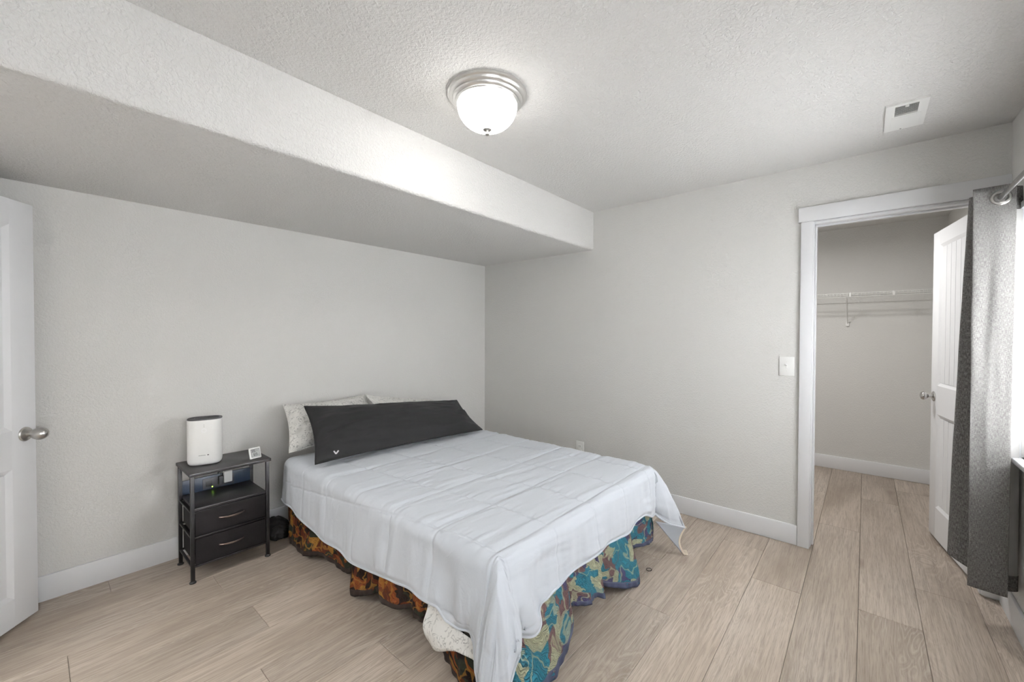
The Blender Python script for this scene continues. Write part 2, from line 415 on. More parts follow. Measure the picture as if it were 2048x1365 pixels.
# the bulbs sit above the middle of the bowl: its floor glows more than the rim inside the ring
kl.l(kl.math('MULTIPLY', kl.ramp(kl.math('MULTIPLY', spz.outputs[2], -6.25), [(.30, (.24, .24, .24)), (.62, (.36, .36, .36)), (.92, (1, 1, 1))]), LAMP_E), kl.b.inputs['Emission Strength'])
prof = [(.1335*math.cos(a)**.85 if math.cos(a) > 1e-6 else 0, -.050-.108*math.sin(a)) for a in [k*PI/2/20 for k in range(20)]]+[(0, -.158)]
b = MB(); b.lathe(prof, 72, cap=False); b.obj('glass_bowl', kl.m, lt)
b = MB(); b.lathe([(0, -.155), (.018, -.156), (.020, -.159), (.015, -.163), (.008, -.166), (.0065, -.170), (.010, -.174), (.0095, -.180), (.006, -.184), (0, -.186)], 32); b.obj('finial', m_nickel, lt)

# ------------------------------------------------------------------ ceiling vent
vt = thing('ceiling_vent', 'white metal ceiling vent with a small louvred opening', 'vent', (-.443, -3.277, H))
vx0, vx1, vy0, vy1 = -.156, .156, -.0735, .0735
ox0, ox1, oy0, oy1 = -.133, -.022, -.041, .040
b = MB(); z0, z1 = -.009, 0
for lo, hi in (((vx0, vy0, z0), (ox0, vy1, z1)), ((ox1, vy0, z0), (vx1, vy1, z1)), ((ox0, vy0, z0), (ox1, oy0, z1)), ((ox0, oy1, z0), (ox1, vy1, z1))): b.box(lo, hi)
b.box((ox1+.008, -.055, -.0105), (vx1-.02, .05, -.009), .001)
b.obj('faceplate', m_white, vt, smooth=False)
b = MB(); b.box((ox0, oy0, -.0012), (ox1, oy1, -.0006)); b.obj('dark_opening', m_black, vt)
me = None
for k in range(9):
    x = ox0+.008+k*(ox1-ox0-.012)/8.6
    if me is None:
        b = MB(); b.box((-.0036, oy0, -.0005), (.0036, oy1, .0005)); o = b.obj('slat', m_white, vt); me = o.data
    else: o = new('slat', me, None, vt)
    o.location = (x, 0, -.0056); o.rotation_euler = (0, -.75, 0)
b = MB(); b.box((-.006, -.007, -.016), (.006, .007, -.006), .003); o = b.obj('lever', m_white, vt); o.location = (ox0+.004, 0, 0)
b = MB(); b.lathe([(0, 0), (.004, 0), (.003, -.0015), (0, -.002)], 14, Matrix.Translation((vx1-.008, .01, -.009))); b.obj('screw', m_grey, vt)

# ------------------------------------------------------------------ light switch and outlet
sw = thing('light_switch', 'white toggle light switch plate on the wall beside the closet casing', 'switch', (0, -2.756, 1.154))
b = MB(); b.box((-.007, -.041, -.062), (0, .041, .062), .0025); b.obj('switch_plate', m_white, sw)
b = MB(); b.box((-.009, -.005, -.012), (-.006, .005, .012), .001); b.box((-.021, -.0038, .000), (-.006, .0038, .008), .0018, Matrix.Rotation(.35, 4, 'Y')); b.obj('toggle', m_white, sw)
for z in (.03, -.03):
    b = MB(); b.lathe([(0, 0), (.0035, 0), (.003, .0012), (0, .0015)], 12, Matrix.Translation((-.007, 0, z)) @ frame_to((-1, 0, 0))); b.obj('screw', m_white, sw)
ol = thing('wall_outlet', 'white wall outlet plate just showing above the right edge of the bed', 'outlet', (0, -1.205, .335))
b = MB(); b.box((-.007, -.039, -.062), (0, .039, .062), .0025); b.obj('outlet_plate', m_white, ol)
for z in (.02, -.02):
    b = MB(); b.box((-.0095, -.017, z-.014), (-.006, .017, z+.014), .003); q = b.obj('receptacle', m_white, ol)
    b = MB()
    for y in (-.0065, .0065): b.box((-.0099, y-.001, z-.003), (-.0094, y+.001, z+.006))
    b.obj('slot', m_dark, q)

# ------------------------------------------------------------------ closet wire shelf
ws = thing('wire_shelf', 'white ventilated wire shelf on the back wall of the closet', 'shelf', (1.95, -2.65, 1.754))
m_wire = plain('white_vinyl_wire', (.78, .78, .76), .35, grain=.01)
L = lambda p: (p[0]-1.95, p[1]+2.65, p[2]-1.754)
for nm, x, z in (('front_rod', 1.797, 1.754), ('front_rod', 1.795, 1.721), ('back_rod', 2.098, 1.754), ('middle_rod', 1.95, 1.7505)):
    b = MB(); b.tube([L((x, YC+.003, z)), L((x, -1.61, z))], .0031, 10); b.obj(nm, m_wire, ws)
b = MB(); y = YC+.02
while y < -1.62:
    b.tube([L((2.098, y, 1.7575)), L((1.797, y, 1.7575)), L((1.7925, y, 1.752)), L((1.791, y, 1.721))], .0013, 6); y += .0254
o = b.obj('deck_wires', m_wire, ws); o['kind'] = 'stuff'
for y in (-3.03, -3.33, -2.6, -2.2):
    b = MB(); b.box(L((1.790, y-.008, 1.717)), L((1.801, y+.008, 1.758)), .002); b.obj('rod_clip', m_wire, ws)
for y in (-3.005, -2.1):
    b = MB(); b.tube([L((1.80, y, 1.716)), L((1.83, y, 1.70)), L((2.099, y, 1.475))], .0048, 8); q = b.obj('support_brace', m_wire, ws)
    b = MB(); b.box(L((2.094, y-.013, 1.45)), L((2.1068, y+.013, 1.483)), .002); b.obj('brace_foot', m_white, q)

# ------------------------------------------------------------------ curtain rod and curtain
RY, RZ = -3.598, 1.978
rd = thing('curtain_rod', 'brushed metal curtain rod over the window', 'curtain rod', (-1.0, RY, RZ))
b = MB(); b.tube([(-1.0, 0, 0), (.90, 0, 0)], .0095, 20); b.obj('rod', plain('rod_steel', (.33, .32, .31), .35, 1, .05), rd)
b = MB(); b.lathe([(0, 0), (.012, 0), (.014, .006), (.010, .010), (.017, .022), (.012, .034), (0, .037)], 24, Matrix.Translation((.90, 0, 0)) @ frame_to((1, 0, 0))); b.obj('finial', m_nickel, rd)
for x in (.87, -.85):
    b = MB(); b.tube([(x, 0, -.014), (x, -.03, -.020), (x, -.0915, -.020)], .006, 10); b.box((x-.013, -.0920, -.05), (x+.013, -.0890, .015)); b.obj('bracket', m_nickel, rd)
def linen():
    k = NT('grey_linen', .9, 0, .15); v = k.coord('UV', (1, 1, 1))
    w1 = k.n('ShaderNodeMapping'); w1.inputs['Scale'].default_value = (420, 60, 1); k.l(v, w1.inputs[0])
    w2 = k.n('ShaderNodeMapping'); w2.inputs['Scale'].default_value = (70, 380, 1); k.l(v, w2.inputs[0])
    a = k.noise(w1.outputs[0], 1, 2, .6); c = k.noise(w2.outputs[0], 1, 2, .6)
    f = k.math('ADD', k.math('MULTIPLY', a, .55), k.math('MULTIPLY', c, .45))
    k.col(k.ramp(f, [(.35, (.060, .058, .055)), (.50, (.155, .150, .144)), (.65, (.29, .283, .275))]))
    k.bump(f, .5, .001); return k.m
m_linen = linen()
kq = NT('curtain_lining', .8, 0, .2); kq.col(kq.mix(kq.noise(kq.coord(), 60), (.70, .69, .67), (.75, .74, .72)))
_tr = kq.n('ShaderNodeBsdfTranslucent'); _tr.inputs[0].default_value = (.80, .79, .77, 1); _mx = kq.n('ShaderNodeMixShader'); _mx.inputs[0].default_value = .45
kq.l(kq.b.outputs[0], _mx.inputs[1]); kq.l(_tr.outputs[0], _mx.inputs[2]); kq.l(_mx.outputs[0], kq.t.nodes['Material Output'].inputs['Surface'])
m_lining = kq.m
top = [(-.135, -3.66), (-.155, -3.60), (-.20, -3.524), (-.245, -3.60), (-.285, -3.672), (-.322, -3.60), (-.352, -3.516), (-.3585, -3.560), (-.363, -3.600), (-.366, -3.645)]
bot = [(-.10, -3.66), (-.14, -3.58), (-.205, -3.470), (-.255, -3.56), (-.285, -3.682), (-.325, -3.60), (-.352, -3.522), (-.360, -3.560), (-.364, -3.600), (-.362, -3.642)]
zb = [.24, .25, .262, .215, .19, .185, .183, .181, .18, .178]
NP = 12; tp, bp, zz = catmull(top, NP), catmull(bot, NP), catmull([(z,) for z in zb], NP)
ncol = len(tp); ZT = 2.034
lens = [0]
for p, q in zip(bp, bp[1:]): lens.append(lens[-1]+math.hypot(p[0]-q[0], p[1]-q[1]))
def curt(off, z_lo=None, z_hi=None, c0=0):
    def fn(s, t):
        i = int(round(c0 + s*(ncol-1-c0))); lo = zz[i][0] if z_lo is None else zz[i][0]+z_lo; hi = ZT if z_hi is None else z_hi
        z = lo+(hi-lo)*t; h = (ZT-z)/(ZT-zz[i][0]); h2 = h**.8
        x = tp[i][0]*(1-h2)+bp[i][0]*h2; y = tp[i][1]*(1-h2)+bp[i][1]*h2
        dn, up_ = max(i-1, 0), min(i+1, ncol-1)
        dx = (tp[up_][0]-tp[dn][0])*(1-h2)+(bp[up_][0]-bp[dn][0])*h2; dy = (tp[up_][1]-tp[dn][1])*(1-h2)+(bp[up_][1]-bp[dn][1])*h2
        l = math.hypot(dx, dy) or 1; wv = .004*nz(i*.11, z*3.2, 3.1)*min(1, h*4)
        return (x+(off+wv)*dy/l, y-(off+wv)*dx/l, z)
    return fn
# (dy,-dx) is the right-hand side of the walking direction: the linen face
cu = grid('curtain', ncol, 90, curt(.0), m_linen, uvfn=lambda a, b: (a*lens[-1], b*1.85))
sdm = cu.modifiers.new('thick', 'SOLIDIFY'); sdm.thickness = .0016; sdm.offset = 0
tag(cu, 'grey woven grommet curtain with white lining hanging beside the closet door', 'curtain')
li = grid('lining', ncol, 60, curt(-.0035, .065, ZT-.105), m_lining, cu)
li['label'] = 'off-white backing cloth'
hm = grid('header_band', ncol, 8, curt(-.0030, ZT-.105-zb[-1]-.02, ZT), m_linen, cu, uvfn=lambda a, b: (a*lens[-1], b*.11))
hb = grid('bottom_hem', ncol, 8, curt(-.0026, 0, .25), m_linen, cu, uvfn=lambda a, b: (a*lens[-1], b*.07))
# rebuild hem so that it is a constant 7 cm band
def hemfn(s, t):
    i = int(round(s*(ncol-1))); f = curt(-.0045)
    return f(s, t*.072/(ZT-zz[i][0]))
bpy.data.objects.remove(hb); hb = grid('bottom_hem', ncol, 6, hemfn, m_linen, cu, uvfn=lambda a, b: (a*lens[-1], b*.07))
def hedfn(s, t):
    i = int(round(s*(ncol-1))); f = curt(-.0045); H_ = ZT-zz[i][0]
    return f(s, 1-(1-t)*.10/H_)
bpy.data.objects.remove(hm); hm = grid('header_band', ncol, 6, hedfn, m_linen, cu, uvfn=lambda a, b: (a*lens[-1], b*.11))
for x, ax in ((-.3625, (-1, .06, 0)), (-.322, (1, .35, 0)), (-.245, (-1, .5, 0))):
    b = MB()
    M = Matrix.Translation((x, RY-.001, RZ)) @ frame_to(ax)
    b.lathe([(.0195, -.004), (.022, -.0055), (.030, -.0045), (.033, -.001), (.033, .002), (.030, .0055), (.024, .0065), (.020, .004), (.0195, -.004)], 48, M, cap=False)
    g_ = b.obj('grommet', m_nickel, cu)
    b = MB(); b.lathe([(0, -.0006), (.0205, -.0006), (.0205, .0006), (0, .0006)], 32, M); b.obj('grommet_hole', m_black, g_)

# ------------------------------------------------------------------ bed
def fabric(name, c, bs=260, rough=.75, sheen=.2):
    k = NT(name, rough, 0, .3); v = k.coord()
    k.col(k.mix(k.noise(v, 3, 3), tuple(x*.975 for x in c), tuple(x*1.02 for x in c)))
    k.b.inputs['Sheen Weight'].default_value = sheen
    k.bump(k.noise(v, bs, 2), .10, .0006); return k.m
def comforter_cloth():
    k = NT('comforter_blue_grey', .75, 0, .3); v = k.coord(); c = (.56, .59, .635)
    k.col(k.mix(k.noise(v, 3, 3), tuple(x*.975 for x in c), tuple(x*1.02 for x in c))); k.b.inputs['Sheen Weight'].default_value = .2
    tc = k.n('ShaderNodeTexCoord'); sp = k.n('ShaderNodeSeparateXYZ'); k.l(tc.outputs['UV'], sp.inputs[0])
    g = None
    for i in (0, 1):
        d = k.math('ABSOLUTE', k.math('SUBTRACT', k.math('FRACT', k.math('ADD', sp.outputs[i], .5)), .5))
        r_ = k.ramp(d, [(0, (0, 0, 0)), (.011, (.25, .25, .25)), (.028, (1, 1, 1))]); g = r_ if g is None else k.math('MINIMUM', g, r_)
    cr = k.noise(k.coord('Object', (5, 17, 9)), 1.0, 4, .6, 1.4); cr = k.math('MULTIPLY', cr, 1.5)
    k.bump(k.math('ADD', k.math('ADD', g, cr), k.math('MULTIPLY', k.noise(v, 260, 2), .04)), .45, .004); return k.m
m_comf = comforter_cloth()
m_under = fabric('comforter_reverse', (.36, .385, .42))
XL, XR, YH, YF, Z0, RB = -2.105, -.755, -.24, -2.13, .548, .05
bed = thing('bed', 'low full size bed under the blue grey comforter, mattress side showing at its head', 'bed', (-1.43, -1.18, 0))
BO = Vector((1.43, 1.18, 0))
def bbox(name, lo, hi, bev, m):
    b = MB(); b.box(Vector(lo)+BO, Vector(hi)+BO, bev, seg=4); return b.obj(name, m, bed)
bbox('mattress', (XL-.008, YF+.008, .295), (XR+.008, YH, .520), .05, m_tan)
b = MB(); b.box(Vector((XL-.0095, YH-.105, .345))+BO, Vector((XL-.0078, YH-.035, .395))+BO); b.obj('ticking_label', m_orange, bed)
bbox('platform', (XL+.02, YF+.06, .235), (XR-.02, YH-.02, .295), .006, m_metalblk)
for x in (XL+.12, XR-.12):
    for y in (YF+.2, YH-.2): bbox('leg', (x-.03, y-.03, .001), (x+.03, y+.03, .236), .004, m_metalblk)

hangL = [(-2.13, .40), (-2.075, .34), (-1.99, .345), (-1.92, .34), (-1.86, .30), (-1.72, .305), (-1.55, .325), (-1.32, .365), (-1.0, .365), (-.75, .355), (-.55, .325), (-.36, .305), (-.25, .265)]
hangF = [(-2.13, .36), (-2.06, .335), (-1.99, .350), (-1.94, .335), (-1.90, .275), (-1.83, .262), (-1.70, .255), (-1.55, .255), (-1.38, .262), (-1.25, .272), (-1.12, .285), (-1.02, .255), (-.95, .250), (-.80, .300), (-.75, .305)]
hangR = [(-2.2, .30), (-1.9, .33), (-.2, .33)]
CHEAD = -.30
def bump1(x, c, w): return math.exp(-((x-c)/w)**2)
def hang(d, tpar, seed):
    """out and down for cloth hanging a length d below a rounded edge"""
    q = RB*PI/2
    o, dn = (RB*math.sin(d/RB), RB*(1-math.cos(d/RB))) if d < q else (RB, RB+d-q)
    fl = sm(.03, .3, dn)
    g = sm(.08, .36, dn)
    if seed == 4.0: ex = g*(.046*bump1(tpar, -2.145, .045) - .026*bump1(tpar, -2.115+.10*g, .026+.012*g))
    else: ex = g*(.030*bump1(tpar, -2.115, .03) - .026*bump1(tpar, -2.09+.045*g, .022) + .026*bump1(tpar, -2.06+.10*g, .05) - .018*bump1(tpar, -2.03+.15*g, .03))
    return o + ex + fl*(.012 + .007*math.sin(tpar*2*PI/.305+1.0) + .014*nz(tpar*3.1, dn*2.0, seed)), dn
# hem end points of the two foot corners, by fan angle (0 = side, 90 = foot)
NEAR = [(0, (-2.205, -2.13, .150)), (22, (-2.228, -2.168, .095)), (45, (-2.225, -2.222, .055)), (68, (-2.172, -2.232, .095)), (90, (-2.105, -2.212, .190))]
NEARC = [(0, 1.0), (45, 1.35), (90, 1.0)]
FAR = [(0, (-.69, -2.13, .24)), (20, (-.650, -2.17, .21)), (42, (-.615, -2.27, .175)), (58, (-.632, -2.327, .185)), (75, (-.705, -2.262, .212)), (90, (-.755, -2.207, .240))]
FARC = [(0, 1.0), (50, 1.3), (90, 1.0)]
def comf_base(s, t):
    fs, fe = .135, .865
    kb = 0 if t < .82 else (t-.82)/.18
    y = CHEAD+(YF-CHEAD)*t/.82 if kb == 0 else YF
    ka = 1-s/fs if s < fs else ((s-fe)/(1-fe) if s > fe else 0)
    sx = -1 if s < .5 else 1
    x = max(XL, min(XR, XL+(XR-XL)*(s-fs)/(fe-fs)))
    hL = lerp_tab(hangL if sx < 0 else hangR, y); hF = lerp_tab(hangF, x)
    u, v = x+sx*ka*hL, y-kb*hF
    if ka == 0 and kb == 0: p = Vector((x, y, Z0))
    elif kb == 0:
        o, dn = hang(ka*hL, y, 4.0); p = Vector((x+sx*o, y, Z0-dn))
    elif ka == 0:
        o, dn = hang(kb*hF, x, 9.0); p = Vector((x, y-o, Z0-dn))
    else:
        q = max(ka, kb); deg = math.degrees(math.atan2(kb, ka)); ph = math.radians(deg)
        tab, ctab = (NEAR, NEARC) if sx < 0 else (FAR, FARC)
        E_ = Vector([lerp_tab([(d, e[i]) for d, e in tab], deg) for i in range(3)])
        C0 = Vector((x, y, Z0)); dirv = Vector((sx*math.cos(ph), -math.sin(ph), 0))
        C1 = C0+dirv*RB*1.25*lerp_tab(ctab, deg)
        p = C0*(1-q)**2 + C1*2*q*(1-q) + E_*q*q
        if deg < 14:
            o, dn = hang(q*hL, YF, 4.0); p = Vector((x+sx*o, y, Z0-dn)).lerp(p, sm(0, 14, deg))
        elif deg > 76:
            o, dn = hang(q*hF, x, 9.0); p = Vector((x, y-o, Z0-dn)).lerp(p, sm(90, 76, deg) if False else 1-sm(76, 90, deg))
    return p, u, v, ka, kb
SU, SV = .312, .305
def seam_uv(u, v):
    return (u+1.801+.12*max(-.1, min(1.3, v+1.8)))/SU, (v+1.815)/SV
def quilt_puff(u, v):
    su, sv = seam_uv(u, v)
    fu, fv = abs(math.sin(PI*su)), abs(math.sin(PI*sv))
    puff = .0085*(min(1, fu*2.4)**.5)*(min(1, fv*2.4)**.5)
    puff *= 1-.55*bump1(v, YF-.01, .07)
    nr = max(math.exp(-(fu/.55)**2), math.exp(-(fv/.55)**2))
    wr = .0062*nz(u*2.6+v*.6, v*22+u*2, 2.0)*(.5+.5*nr) + .0055*nz(u*5, v*46+u*4, 5.0)*(.25+.75*nr) + .006*nz(u*2.1, v*3.4, 8.0)
    return puff+wr
NU, NV = 300, 310
base = [[comf_base(i/(NU-1), j/(NV-1)) for i in range(NU)] for j in range(NV)]
cpts = []
for j in range(NV):
    for i in range(NU):
        p, u, v, ka, kb = base[j][i]
        du = base[j][min(i+1, NU-1)][0]-base[j][max(i-1, 0)][0]; dv = base[max(j-1, 0)][i][0]-base[min(j+1, NV-1)][i][0]
        n = du.cross(dv); n = n.normalized() if n.length > 1e-10 else Vector((0, 0, 1))
        k = max(ka, kb); h = quilt_puff(u, v)
        if k > 0:
            hv = .014*nz(u*4+1, v*4, 3.3)+.014*nz(u*10 if kb > ka else v*10, (v if kb > ka else u)*2.2, 6.6)+.0045*nz(u*24 if kb > ka else v*24, (v if kb > ka else u)*5, 1.6)
            h = h*(.75 if k > .2 else 1-.25*k/.2) + hv*sm(.1, .6, k)
        ed = min(1-k if k > 0 else 1, j/(NV-1)*2+.02)
        cpts.append(p+n*h*sm(0, .10, ed))
def comf_pt(s, t): return cpts[int(round(t*(NV-1)))*NU+int(round(s*(NU-1)))]
cf = grid('comforter', NU, NV, comf_pt, [m_comf, m_under], uvfn=lambda a, b_: seam_uv(*base[int(round(b_*(NV-1)))][int(round(a*(NU-1)))][1:3]))
cf.data.flip_normals()
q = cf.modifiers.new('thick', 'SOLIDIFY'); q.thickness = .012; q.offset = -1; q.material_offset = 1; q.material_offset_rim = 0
tag(cf, 'pale blue grey box quilted comforter spread over the bed', 'comforter')
# piped hem along the edge
hem = []
for k in range(NV): hem.append(comf_pt(0, k/(NV-1)))
for k in range(1, NU): hem.append(comf_pt(k/(NU-1), 1))
for k in range(NV-2, -1, -1): hem.append(comf_pt(1, k/(NV-1)))
b = MB(); b.tube([p+Vector((0, 0, -.001)) for p in hem], .0055, 8); b.obj('hem_piping', m_comf, cf)
# folded-under corner at the right foot
P1, P2, TP = Vector((-.775, -2.205, .232)), Vector((-.632, -2.327, .190)), Vector((-.612, -2.312, .006))
def flapfn(s, t):
    a = P1.lerp(P2, s); bq = P1.lerp(TP, s)
    p = a.lerp(bq, t); p += Vector((-.5, .6, 0)).normalized()*.035*math.sin(PI*t)*s
    return p + Vector((0, .003, 0))
fl = grid('folded_corner', 24, 20, flapfn, m_under, cf); fl['label'] = 'darker grey reverse of the turned-under corner'
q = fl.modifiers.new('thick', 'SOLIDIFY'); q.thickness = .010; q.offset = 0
b = MB(); b.tube([flapfn(1, k/14)+Vector((.002, -.004, 0)) for k in range(15)], .007, 8); b.obj('cream_edging', m_cream, cf)
b = MB(); b.box((-.026, -.014, 0), (.026, .014, .012), .006, Matrix.Translation((-.585, -2.312, .0025)) @ Matrix.Rotation(.5, 4, 'Z')); b.obj('corner_tab', m_cream, cf)

# printed line-drawing cotton
def doodle():
    k = NT('doodle_print', .85, 0, .2); v = k.coord()
    sc = lambda s: k.noise(v, s, 2, .55, 1.2)
    a = k.math('ABSOLUTE', k.math('SUBTRACT', k.math('FRACT', k.math('MULTIPLY', sc(19), 3.6)), .5))
    c = k.math('ABSOLUTE', k.math('SUBTRACT', k.math('FRACT', k.math('MULTIPLY', sc(28), 2.8)), .5))
    vor = k.n('ShaderNodeTexVoronoi', feature='DISTANCE_TO_EDGE'); vor.inputs['Scale'].default_value = 22; k.l(v, vor.inputs['Vector'])
    l1 = k.ramp(a, [(.0, (1,1,1)), (.03, (1,1,1)), (.09, (0,0,0))]); l2 = k.ramp(c, [(.0, (1,1,1)), (.03, (1,1,1)), (.09, (0,0,0))])
    msk = k.ramp(k.noise(v, 14, 1), [(.47, (0,0,0)), (.53, (1,1,1))])
    dots = k.ramp(k.noise(v, 48, 1), [(.70, (0,0,0)), (.73, (1,1,1))])
    f = k.math('MAXIMUM', k.math('MULTIPLY', l1, msk), k.math('MULTIPLY', l2, k.math('SUBTRACT', 1.0, msk)))
    f = k.math('MAXIMUM', k.math('MULTIPLY', f, .50), k.math('MULTIPLY', dots, .45))
    k.col(k.mix(f, (.72, .71, .68), (.13, .13, .13)))
    k.bump(k.noise(v, 300, 2), .08, .0006); return k.m
m_doodle = doodle()
# flat sheet edge showing under the comforter by the near corner
SH = [(-1.775, .245), (-1.780, .17), (-1.800, .120), (-1.85, .108), (-1.90, .118), (-1.95, .140), (-2.00, .165), (-2.06, .168), (-2.11, .160)]
SHc = catmull(SH, 6)
def sheetfn(s, t):
    y, z = SHc[int(round(s*(len(SHc)-1)))]
    zt = .30-.085*sm(-1.91, -1.97, y); zz_ = z+(zt-z)*t; return Vector((-2.143-(.036+.007*math.sin(y*46))*(1-sm(.15, .232, zz_)), y, zz_))
sh = grid('bed_sheet', len(SHc), 12, sheetfn, m_doodle)
q = sh.modifiers.new('thick', 'SOLIDIFY'); q.thickness = .004; q.offset = 0
tag(sh, 'white doodle printed sheet edge hanging below the comforter near the front bed corner', 'sheet')

# ------------------------------------------------------------------ pillows
def pillow(name, label, C, thick, m, seed, nu=70, nv=44, wr=.008, group=None, pinch=.06, parent=None):
    BL, BR, TR, TL = [Vector(p) for p in C]
    def mid(s, t): return BL.lerp(BR, s).lerp(TL.lerp(TR, s), t)
    def surf(s, t, sd):
        u, v = 2*s-1, 2*t-1
        # sides bow inwards a little so that the corners read as points
        us, vs = u*(1-pinch*.45*(1-v*v)), v*(1-pinch*(1-u*u*.9))
        s2, t2 = (us+1)/2, (vs+1)/2
        p = mid(s2, t2); e = .02
        n = (mid(min(1, s2+e), t2)-mid(max(0, s2-e), t2)).cross(mid(s2, min(1, t2+e))-mid(s2, max(0, t2-e))).normalized()
        prof = (max(0, 1-abs(u)**2.6)**.55)*(max(0, 1-abs(v)**2.2)**.62)
        edge = 1-max(abs(u), abs(v))
        h = thick*prof
        k = sm(0, .08, edge)
        fold = wr*.6*(nz(u*3.2+seed, v*5.0, seed)+.6*nz(u*7+v*5, v*9-u*3, seed+4))*(.5+.5*abs(u))
        diag = wr*.9*math.sin((abs(u)*9+(1 if u < 0 else -1)*v*5)*1.5+seed+2*nz(u*3, v*3, seed))*math.exp(-((1-abs(u))/.24)**2)*(1-v*v)
        return p + n*sd*max(.0025, h+(fold+diag)*k)
    vs = []; fs = []
    for sd in (1, -1):
        for j in range(nv):
            for i in range(nu): vs.append(surf(i/(nu-1), j/(nv-1), sd))
    N = nu*nv
    for j in range(nv-1):
        for i in range(nu-1):
            a = j*nu+i; fs.append((a, a+1, a+nu+1, a+nu)); fs.append((N+a, N+a+nu, N+a+nu+1, N+a+1))
    ring = [i for i in range(nu)]+[j*nu+nu-1 for j in range(1, nv)]+[(nv-1)*nu+i for i in range(nu-2, -1, -1)]+[j*nu for j in range(nv-2, 0, -1)]
    for k in range(len(ring)):
        a, c = ring[k], ring[(k+1) % len(ring)]; fs.append((a, N+a, N+c, c))
    me = bpy.data.meshes.new(name); me.from_pydata([tuple(v) for v in vs], [], fs)
    for p in me.polygons: p.use_smooth = True
    me.update(); bm = bmesh.new(); bm.from_mesh(me); bmesh.ops.recalc_face_normals(bm, faces=bm.faces); bm.to_mesh(me); bm.free()
    o = new(name, me, m); tag(o, label, 'pillow', group)
    sq = [surf(*q, 1).lerp(surf(*q, -1), .5) for q in ([(i/30, 0) for i in range(30)]+[(1, i/20) for i in range(20)]+[(1-i/30, 1) for i in range(30)]+[(0, 1-i/20) for i in range(20)])]
    b = MB(); b.tube(sq, .004, 6, closed=True); b.obj('seam', m, o)
    return o, surf
ZP = Z0+.012
pillow('pillow', 'white doodle print pillow at the left end of the bed head', [(-2.150, -.370, ZP+.035), (-1.46, -.330, ZP+.035), (-1.435, -.055, .868), (-2.085, -.105, .868)], .092, m_doodle, 3.0, wr=.020, group='white doodle print pillows', pinch=.14)
pillow('pillow', 'white doodle print pillow behind the right half of the black body pillow', [(-1.40, -.405, ZP+.035), (-.82, -.375, ZP+.035), (-.80, -.10, .752), (-1.505, -.165, .880)], .070, m_doodle, 11.0, wr=.018, group='white doodle print pillows', pinch=.12)
m_blk = fabric('charcoal_cotton', (.0125, .0122, .0125), 300, .9, .03)
bpil, bsurf = pillow('body_pillow', 'long charcoal body pillow lying across the bed in front of the white pillows', [(-2.135, -.705, ZP+.03), (-.825, -.785, ZP+.02), (-.735, -.37, .768), (-2.056, -.37, .885)], .088, m_blk, 7.0, nu=120, wr=.020, pinch=.09)
b = MB(); tz = bsurf(.09, .055, 1)
for a, l in ((.7, .026), (2.0, .022)):
    b.box((0, -.004, -.0008), (l, .004, .0008), 0, Matrix.Translation(tz+Vector((0, -.004, .004))) @ Matrix.Rotation(1.1, 4, 'X') @ Matrix.Rotation(a, 4, 'Z'))
g = b.obj('care_tag', plain('tag_white', (.6, .6, .6), .7), bpil); g['label'] = 'small white tag'

# ------------------------------------------------------------------ quilts hanging below the comforter
def patch_mat(name, stops, scale, seed, axis, quilt=30, dark=1.0):
    k = NT(name, .85, 0, .2)
    tc = k.n('ShaderNodeTexCoord'); mp = k.n('ShaderNodeMapping'); mp.inputs['Location'].default_value = (seed, seed*1.7, 0)
    k.l(tc.outputs['UV'], mp.inputs[0]); v = mp.outputs[0]
    dn = k.n('ShaderNodeTexNoise'); dn.inputs['Scale'].default_value = 11; k.l(v, dn.inputs['Vector'])
    ad = k.n('ShaderNodeVectorMath', operation='MULTIPLY_ADD'); k.l(dn.outputs['Color'], ad.inputs[0]); ad.inputs[1].default_value = (.14, .14, 0); k.l(v, ad.inputs[2])
    vor = k.n('ShaderNodeTexVoronoi'); vor.inputs['Scale'].default_value = scale; k.l(ad.outputs[0], vor.inputs['Vector'])
    sp = k.n('ShaderNodeSeparateColor'); k.l(vor.outputs['Color'], sp.inputs[0])
    c = k.ramp(sp.outputs[0], stops, 'CONSTANT')
    st = k.n('ShaderNodeMapping'); st.inputs['Scale'].default_value = (1, 1, 1); st.inputs['Rotation'].default_value = (0, 0, .7); k.l(ad.outputs[0], st.inputs[0])
    st2 = k.n('ShaderNodeMapping'); st2.inputs['Scale'].default_value = (30, 210, 1); k.l(st.outputs[0], st2.inputs[0])
    f2 = k.ramp(k.noise(st2.outputs[0], 1, 2), [(.35, (1, 1, 1)), (.6, (0, 0, 0))]); c = k.mix(k.math('MULTIPLY', f2, .55), c, (.012, .010, .014))
    vein = k.ramp(k.math('ABSOLUTE', k.math('SUBTRACT', k.noise(ad.outputs[0], 9, 1), .5)), [(0, (1, 1, 1)), (.018, (1, 1, 1)), (.03, (0, 0, 0))])
    c = k.mix(k.math('MULTIPLY', vein, .55), c, stops[2][1] if seed < 3 else stops[4][1])
    k.col(c)
    br = k.n('ShaderNodeTexBrick'); br.inputs['Scale'].default_value = quilt; br.inputs['Mortar Size'].default_value = .05; br.inputs['Mortar Smooth'].default_value = 1
    mr = k.n('ShaderNodeMapping'); mr.inputs['Rotation'].default_value = (0, 0, .7); k.l(ad.outputs[0], mr.inputs[0]); k.l(mr.outputs[0], br.inputs['Vector'])
    k.bump(k.math('SUBTRACT', 1.0, br.outputs['Fac']), .9, .006); return k.m
TEAL, CRM, MAUVE, NAVY, PURP = (.018, .135, .185), (.36, .36, .24), (.125, .066, .066), (.018, .024, .055), (.048, .04, .10)
m_teal = patch_mat('teal_leaf_quilt', [(0, MAUVE), (.27, TEAL), (.54, CRM), (.70, PURP), (.78, TEAL), (.93, NAVY)], 15, 2.0, 0)
